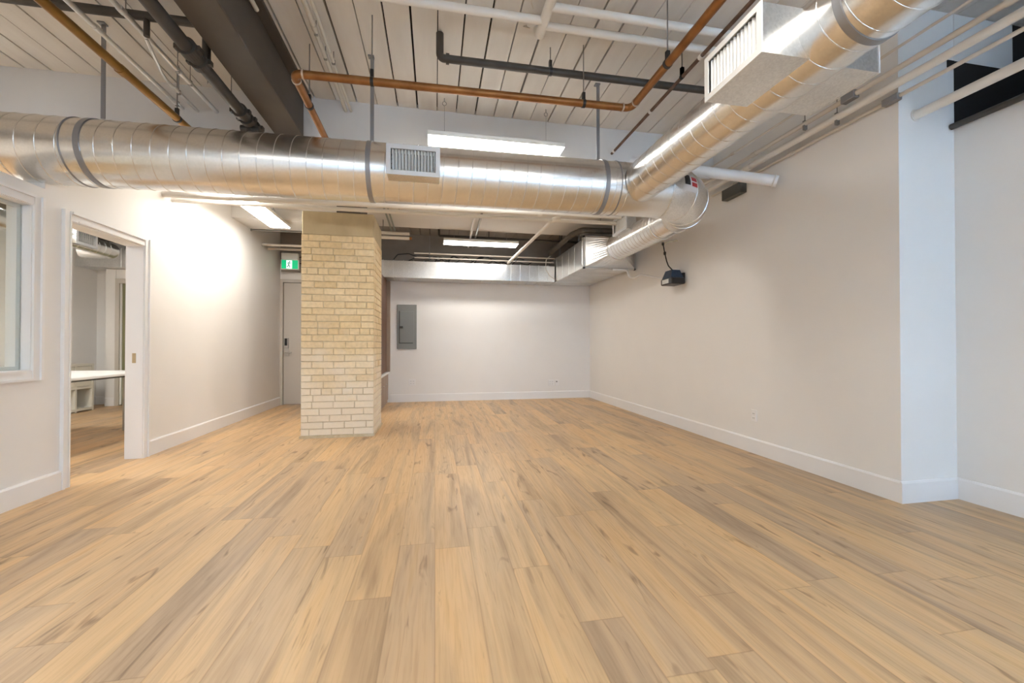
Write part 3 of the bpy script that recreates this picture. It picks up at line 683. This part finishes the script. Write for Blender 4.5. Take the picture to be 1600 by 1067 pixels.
t=thing('strut_channel','thin grey strut beside the pale conduit over the back bay','strut',(.66,6,2.84)); m=MB(); m.hexa([(.575,4.05,2.835),(.60,4.05,2.835),(.665,7.28,2.77),(.64,7.28,2.77),(.575,4.05,2.86),(.60,4.05,2.86),(.665,7.28,2.795),(.64,7.28,2.795)]); m.build('channel',WIRE,t)
t=thing('strut_channel','pair of greenish steel strips under the white beam beside the pillar top','strut',(-.66,6,2.8))
m=MB()
for dx in (0,.05): m.hexa([(-.665+dx,4.8,2.835),(-.65+dx,4.8,2.835),(-.66+dx,6.56,2.80),(-.675+dx,6.56,2.80),(-.665+dx,4.8,2.865),(-.65+dx,4.8,2.865),(-.66+dx,6.56,2.83),(-.675+dx,6.56,2.83)])
m.build('strip',mat('greenish_steel',(.33,.36,.32),.5,.5),t)
for z_,xe,lab,mm in ((2.675,-.41,'upper short beige pipe stub poking out beside the pillar top',BEIGEP),(2.61,-.375,'lower short pipe stub with a copper tip beside the pillar top',BEIGEP)):
    t=thing('pipe_stub',lab,'pipe',(-.7,6.2,z_)); m=MB(); m.tube([(-1.25,6.2,z_),(xe,6.2,z_)],.024,14); m.build('pipe',mm,t)
    m=MB(); m.tube([(xe,6.2,z_),(xe+.035,6.2,z_)],.022,14); m.build('pipe_tip',COPPER if z_<2.65 else BEIGEP,t)
    hx_=6.2 if z_>2.65 else 6.232
    m=MB(); m.tube([(-.75,hx_,z_),(-.75,hx_,2.87)],.004,6); m.build('hanger_rod',WIRE,t)
for y_,z_,lab in ((6.95,2.60,'upper beige pipe leaving the side wall above the exit sign'),(7.2,2.595,'lower beige pipe leaving the side wall above the exit sign')):
    t=thing('side_pipe',lab,'pipe',(-2,y_,z_)); m=MB(); m.tube([(XL,y_,z_),(-1.1,y_,z_)],.020,14); m.build('pipe',BEIGEP,t); m=MB(); m.ring((XL+.004,y_,z_),(1,0,0),.024,.005,16); m.build('wall_collar',BEIGEP,t)
    m=MB(); m.tube([(-1.9,y_,z_),(-1.9,y_,3.06)],.004,6); m.build('hanger_rod',WIRE,t)
t=thing('side_pipe','thin grey pipe leaving the side wall under the white beam','pipe',(-2,6.45,2.70)); m=MB(); m.tube([(XL,6.56,2.72),(-1.2,6.56,2.72)],.012,12); m.build('pipe',WIRE,t); m=MB(); m.ring((XL+.004,6.56,2.72),(1,0,0),.016,.004,14); m.build('wall_collar',WIRE,t)
cb_=MB()
for k in range(9):
    x0=-.75+k*.24; pts=[(x0,7.55+random.uniform(-.05,.05),2.525)]
    for j in range(5): pts.append((x0+.14*(j+1)+random.uniform(-.06,.06),7.53+random.uniform(-.08,.08),2.525+random.uniform(0,.15)))
    cb_.tube(fillet(pts,.06,4),.008,6)
tag(cb_.build('cable_bundle',BLACK),'tangle of black cables lying on top of the back duct','cables')
m=MB(); m.tube(fillet([(2.06,7.20,2.66),(1.98,7.2,2.60),(1.97,7.19,2.42),(2.05,7.2,2.30),(2.185,7.18,2.21)],.1,6),.007,8); tag(m.build('hanging_cable',BEIGEP),'pale cable looping down from the conduits to the plenum corner','cable')
m=MB(); m.tube(fillet([(2.10,7.0,2.88),(2.18,6.2,2.88),(2.05,5.6,2.80),(1.7,4.9,2.79)],.1,6),.02,10); 
# dark flex beside the plenum
tag(MB().tube(fillet([(2.06,7.2,2.72),(2.06,6.0,2.735),(2.14,5.75,2.74),(2.90,5.72,2.74)],.06,6),.042,16).build('flexible_duct',noisy('dark_flex',(.06,.05,.04),(.10,.085,.065),18,.7)),'dark brown flexible duct bending over the plenum edge','duct')

# exit sign
ex=thing('exit_sign','green running man exit sign hanging above the grey door','sign',(-2.44,7.55,2.34))
m=MB(); m.bbox(-2.565,-2.28,7.50,7.545,2.318,2.49,.006); m.build('sign_case',WHITEM,ex)
m=MB(); m.box(-2.55,-2.295,7.496,7.501,2.332,2.476); gp=m.build('green_face',GREEN,ex)
m=MB(); m.box(-2.475,-2.385,7.492,7.497,2.334,2.474); wp_=m.build('doorway_symbol',EXITW,gp)
# the running figure, cut from thin sheet: head, body, limbs
fg=MB(); yy=7.4915
def P2(a,b): return (-2.475+.09*a,yy,2.334+.14*b)
fg.tube([(P2(.60,.84)[0],7.489,P2(.60,.84)[2]),(P2(.60,.84)[0],7.492,P2(.60,.84)[2])],.0085,14)
for a,b,c,d,wd in ((.52,.74,.40,.44,.010),(.40,.44,.62,.32,.008),(.62,.32,.60,.12,.008),(.40,.44,.30,.24,.008),(.30,.24,.10,.22,.008),(.52,.72,.74,.62,.006),(.74,.62,.86,.72,.005),(.50,.72,.28,.68,.006),(.28,.68,.22,.54,.005)):
    p,q=Vector(P2(a,b)),Vector(P2(c,d)); u=(q-p).normalized(); n_=Vector((u.z,0,-u.x))*wd*.7
    fg.poly([p+n_,p-n_,q-n_*.8,q+n_*.8],(0,-1,0),.002)
fg.build('running_figure',mat('exit_dark_green',(.0,.10,.06),.5),wp_)
m=MB(); m.bbox(-2.555,-2.29,7.49,7.57,2.49,2.60,.008); m.box(-2.50,-2.34,7.55,7.70,2.52,2.58); m.build('battery_housing',WHITEM,ex)
m=MB(); m.bbox(-2.63,-2.25,7.70,YB-.001,2.31,2.64,.004); m.build('back_plate',mat('grey_back_plate',(.40,.38,.35),.5),ex)
m=MB(); m.ring((-2.262,7.56,2.49),(0,1,0),.055,.008,24); m.build('cable_coil',BLACK,ex)

# electrical panel
ep_=thing('wall_electrical_panel','grey electrical panel on the back wall beside the cabinets','electrical panel',(-.51,YB,.97))
m=MB(); m.bbox(-.684,-.334,YB-.022,YB-.001,.968,1.778,.004); m.build('panel_cover',PANEL,ep_)
m=MB(); m.bbox(-.636,-.384,YB-.030,YB-.021,1.082,1.652,.003); dr=m.build('panel_door',PANEL,ep_)
m=MB(); m.box(-.648,-.634,YB-.0245,YB-.0215,1.07,1.66); m.box(-.648,-.40,YB-.0245,YB-.0215,1.068,1.084); m.build('shadow_gap',PANELD,ep_)
m=MB(); m.bbox(-.632,-.575,YB-.042,YB-.029,1.345,1.385,.004); m.build('latch',PANELD,dr)

# wall outlets
def outlet(label,c,ax,W,n,name='wall_outlet'):
    t=thing(name,label,'outlet',c); c=Vector(c); H=.115
    if ax=='y': f=lambda a0,a1,d0,d1,b0,b1:(c.x+a0,c.x+a1,c.y-d1,c.y-d0,c.z+b0,c.z+b1)
    else: f=lambda a0,a1,d0,d1,b0,b1:(c.x-d1,c.x-d0,c.y+a0,c.y+a1,c.z+b0,c.z+b1)
    MB().bbox(*f(-W/2,W/2,.0005,.007,-H/2,H/2),.003).build('cover_plate',TRIM,t)
    for i in range(n):
        a=(i-(n-1)/2)*.046
        for b in (-.021,.021):
            s=MB(); s.bbox(*f(a-.016,a+.016,.006,.0095,b-.015,b+.015),.002); so=s.build('socket',TRIM,t)
            q=MB(); q.box(*f(a-.008,a-.005,.009,.0100,b-.006,b+.006)); q.box(*f(a+.005,a+.008,.009,.0100,b-.006,b+.006)); q.build('slots',PANELD,so)
outlet('double outlet low on the back wall under the electrical panel',(-.41,YB,.357),'y',.118,2)
outlet('double outlet low on the back wall near the corner',(2.225,YB,.305),'y',.118,2)
t=thing('wall_jack','small plate with a dark jack beside the corner outlet','outlet',(2.335,YB,.305)); MB().bbox(2.30,2.37,YB-.007,YB-.0005,.2475,.3625,.003).build('cover_plate',TRIM,t); MB().bbox(2.322,2.348,YB-.011,YB-.006,.315,.338,.002).build('jack',mat('jack_dark',(.16,.16,.14),.5),t)
outlet('single outlet low on the long white wall',(XR,3.45,.36),'x',.072,1)

# small projector on its cord by the wall
pj=thing('wall_projector','small blue and black device with a pale front label, fixed high on the white wall','device',(2.9,4.55,1.8))
m=MB(); m.bbox(2.80,2.99,4.50,4.74,1.785,1.862,.010); m.build('base_box',BLACK,pj)
m=MB(); b=[(2.812,4.52),(2.98,4.52),(2.98,4.73),(2.812,4.73)]; tp=[(2.85,4.57),(2.96,4.57),(2.96,4.71),(2.85,4.71)]
m.hexa([(x,y,1.862) for x,y in b]+[(x,y,1.965) for x,y in tp]); m.build('blue_hood',BLUEP,pj)
MB().box(2.7985,2.8005,4.56,4.70,1.798,1.850).build('front_label',mat('label_grey',(.62,.63,.60),.4),pj,'pale label')
m=MB(); m.box(2.99,3.019,4.55,4.68,1.80,1.93); m.build('wall_bracket',BLACK,pj)
m=MB(); m.tube(fillet([(2.90,4.62,1.96),(2.86,4.66,2.03),(2.86,4.70,2.10),(2.855,4.73,2.2),(2.84,4.75,2.335)],.05,5),.0075,8)
for p in ((2.855,4.73,2.2),(2.841,4.748,2.325)): m.bbox(p[0]-.013,p[0]+.013,p[1]-.013,p[1]+.013,p[2]-.02,p[2]+.02,.004)
m.build('power_cord',BLACK,pj)
m=MB(); m.tube([(2.84,4.75,2.33),(2.95,4.72,2.355),(3.015,4.70,2.36)],.009,8); m.build('cord_arm',BRASS,pj)
m=MB(); m.tube(fillet([(2.60,5.735,2.168),(2.84,5.735,2.165),(2.85,5.70,2.06),(2.90,5.66,2.04),(2.96,5.55,2.075),(2.975,4.80,1.88),(2.975,4.76,1.86)],.05,6),.0145,10); tag(m.build('white_conduit_cord',PVCW),'thin white cord from the plenum to the blue device on the wall','cable')

# cabinets beyond the pillar
bc=thing('base_cabinet','low taupe wood cabinet run past the pillar, doors facing the open floor','cabinet',(-1.1,7.2,0))
MB().box(-1.40,-.85,6.55,YB-.002,.0,.525).build('cabinet_body',OAKL,bc)
for k in range(3):
    dd=MB().bbox(-.85,-.832,6.56+k*.375,6.925+k*.375,.06,.515,.003).build('cabinet_door',OAKL,bc)
    MB().tube([(-.832,6.60+k*.375,.36),(-.815,6.60+k*.375,.36)],.008,10).build('knob',CHROME,dd)
tag(MB().bbox(-1.42,-.812,6.53,YB-.002,.525,.560,.004).build('countertop',COUNTER),'pale countertop lying on the low taupe cabinet','countertop')
wc=thing('wall_cabinet','tall dark walnut cabinet standing on the pale countertop','cabinet',(-1.1,7.2,.56))
MB().box(-1.40,-.87,6.60,7.60,.561,2.20).build('cabinet_body',OAKB,wc)
for k in range(2): MB().bbox(-.87,-.853,6.605+k*.5,7.10+k*.5,.565,2.195,.003).build('cabinet_door',OAKB,wc)
tag(MB().bbox(-1.40,-.80,7.63,YB-.002,.561,2.19,.003).build('end_panel',OAKL),'narrow taupe end panel between the walnut cabinet and the back wall','panel')

# ------------------------------------------------------------------ side room seen through the doorway
tb=thing('white_table','white table with a thin steel frame inside the side room doorway','table',(-3.9,5.0,0))
MB().bbox(-4.52,-3.36,4.15,5.84,.70,.73,.006).build('tabletop',WHITEM,tb)
m=MB(); m.box(-4.35,-3.5,4.3,4.34,.672,.70); m.box(-4.35,-3.5,5.66,5.70,.672,.70); m.box(-3.54,-3.5,4.34,5.66,.672,.70); m.box(-4.35,-4.31,4.34,5.66,.672,.70); m.build('under_frame',PANELD,tb)
for x_,y_ in ((-3.72,5.78),(-4.30,5.78),(-3.50,4.25),(-4.30,4.25)): m=MB(); m.tube([(x_,y_,0),(x_,y_,.70)],.017,12); m.build('leg',mat('leg_steel',(.35,.33,.29),.4,.7),tb)
sh=thing('cube_shelf','low white cube shelf against the far wall of the side room','shelf',(-5.6,7.2,0))
m=MB(); y0,y1=6.70,7.73; xb,xf=-5.83,-5.40
for z_ in (0.0,.355,.71): m.box(xb,xf,y0,y1,z_+(.02 if z_==0 else 0),z_+.055 if z_==0 else z_+.036)
for y_ in (y0,y0+.338,y0+.676,y1-.036): m.box(xb,xf-.001,y_,y_+.036,.0,.745)
m.box(xb,xb+.01,y0,y1,.0,.74); m.build('shelf_body',SHELFW,sh)
for k in range(3): MB().bbox(xf-.03,xf-.006,y0+.04+k*.335,y0+.335+k*.335,.395,.705,.003).build('drawer_front',SHELFW,sh)
# pilaster, glazed door
struct(MB().box(-5.53,-5.39,8.15,8.42,0,2.342).build('wall_side_room_pier',WALL)); base('baseboard_pier',(-5.53,8.15),(-5.39,8.15),(0,-1))
gd=MB(); gd.box(-5.389,-5.33,8.14,8.25,0,2.18); gd.box(-5.33,-4.35,8.14,8.25,2.10,2.18); gd.box(-4.41,-4.35,8.14,8.25,0,2.10); gdo=struct(gd.build('door_2',DFRAME))
MB().box(-5.33,-4.41,8.19,8.20,.02,2.10).build('glass_leaf',OLIVE,gdo); MB().box(-5.33,-5.31,8.17,8.22,.02,2.10).build('door_stile',WHITEM,gdo)
w=MB(); w.box(-5.389,t0,8.16,8.26,2.181,2.342); w.box(-4.349,t0,8.16,8.26,0,2.181); struct(w.build('wall_side_room_header',WALL))
sd=thing('side_room_duct','short spiral duct with a register seen through the top of the doorway','duct',(-4.5,6,2.37))
m=MB(); m.tube([(-4.5,4.2,2.372),(-4.5,6.66,2.372)]+[(-4.5-.13*(1-math.cos(a)),6.66+.13*math.sin(a),2.372) for a in (.4,.8,1.2,1.57)]+[(-4.9,6.79,2.372)],.104,40); m.helix((-4.5,4.25,2.372),(-4.5,6.6,2.372),.1035,.10,.0025,28,1); m.build('duct_run',GALV,sd)
register(sd,'supply_register',(-4.36,5.95,2.30),(0,1,0),(0,0,1),(1,0,0),.32,.21,.16,9,GREYB)
m=MB(); m.tube([(-4.5,6.45,2.47),(-4.5,6.45,2.86)],.008,8); m.build('hanging_strap',GALV,sd)
sr=thing('side_room_box_duct','square sheet metal duct along the back of the side room, behind the round one','duct',(-4.3,8.2,2.35))
m=MB(); m.bbox(-5.845,-2.8,7.97,8.415,2.346,2.66,.005)
for x_ in (-5.2,-4.4,-3.6): m.box(x_-.008,x_+.008,7.962,8.416,2.343,2.668)
m.build('duct_body',GALVB,sr); MB().box(-5.22,-5.19,8.1,8.103,2.66,2.86).build('hanging_strap',STRAP,sr)

# ------------------------------------------------------------------ light, sky, camera
for i,(a,b) in enumerate(WX):
    ld=bpy.data.lights.new('daylight',type='AREA'); ld.shape='RECTANGLE'; ld.size=b-a-.1; ld.size_y=1.8; ld.energy=(50,65,270)[i]; ld.color=(.42,.67,1.)
    lo_=bpy.data.objects.new('daylight',ld); lo_.location=((a+b)/2,YR+.03,1.8); lo_.rotation_euler=(R(90),0,R(180)); COL.objects.link(lo_)
w_=bpy.data.worlds.new('world'); sc.world=w_; w_.use_nodes=True; nt=w_.node_tree; bg=nt.nodes['Background']
sky=nd(nt,'ShaderNodeTexSky'); sky.sky_type='HOSEK_WILKIE'; sky.turbidity=4; sky.sun_direction=(.2,.5,.84); nt.links.new(sky.outputs[0],bg.inputs[0]); bg.inputs[1].default_value=1.0

cam=bpy.data.cameras.new('camera'); co=bpy.data.objects.new('camera',cam); COL.objects.link(co)
cam.sensor_width=36; cam.lens=14.4; cam.clip_start=.05; cam.clip_end=60
co.location=(0,0,1.04); co.rotation_euler=(R(90)+math.atan(5.5/640),0,-math.atan(120/640)); sc.camera=co
sc.view_settings.view_transform='Standard'; sc.view_settings.look='None'; sc.view_settings.gamma=1; sc.view_settings.exposure=1.15
try: sc.view_settings.use_curve_mapping=False
except Exception: pass
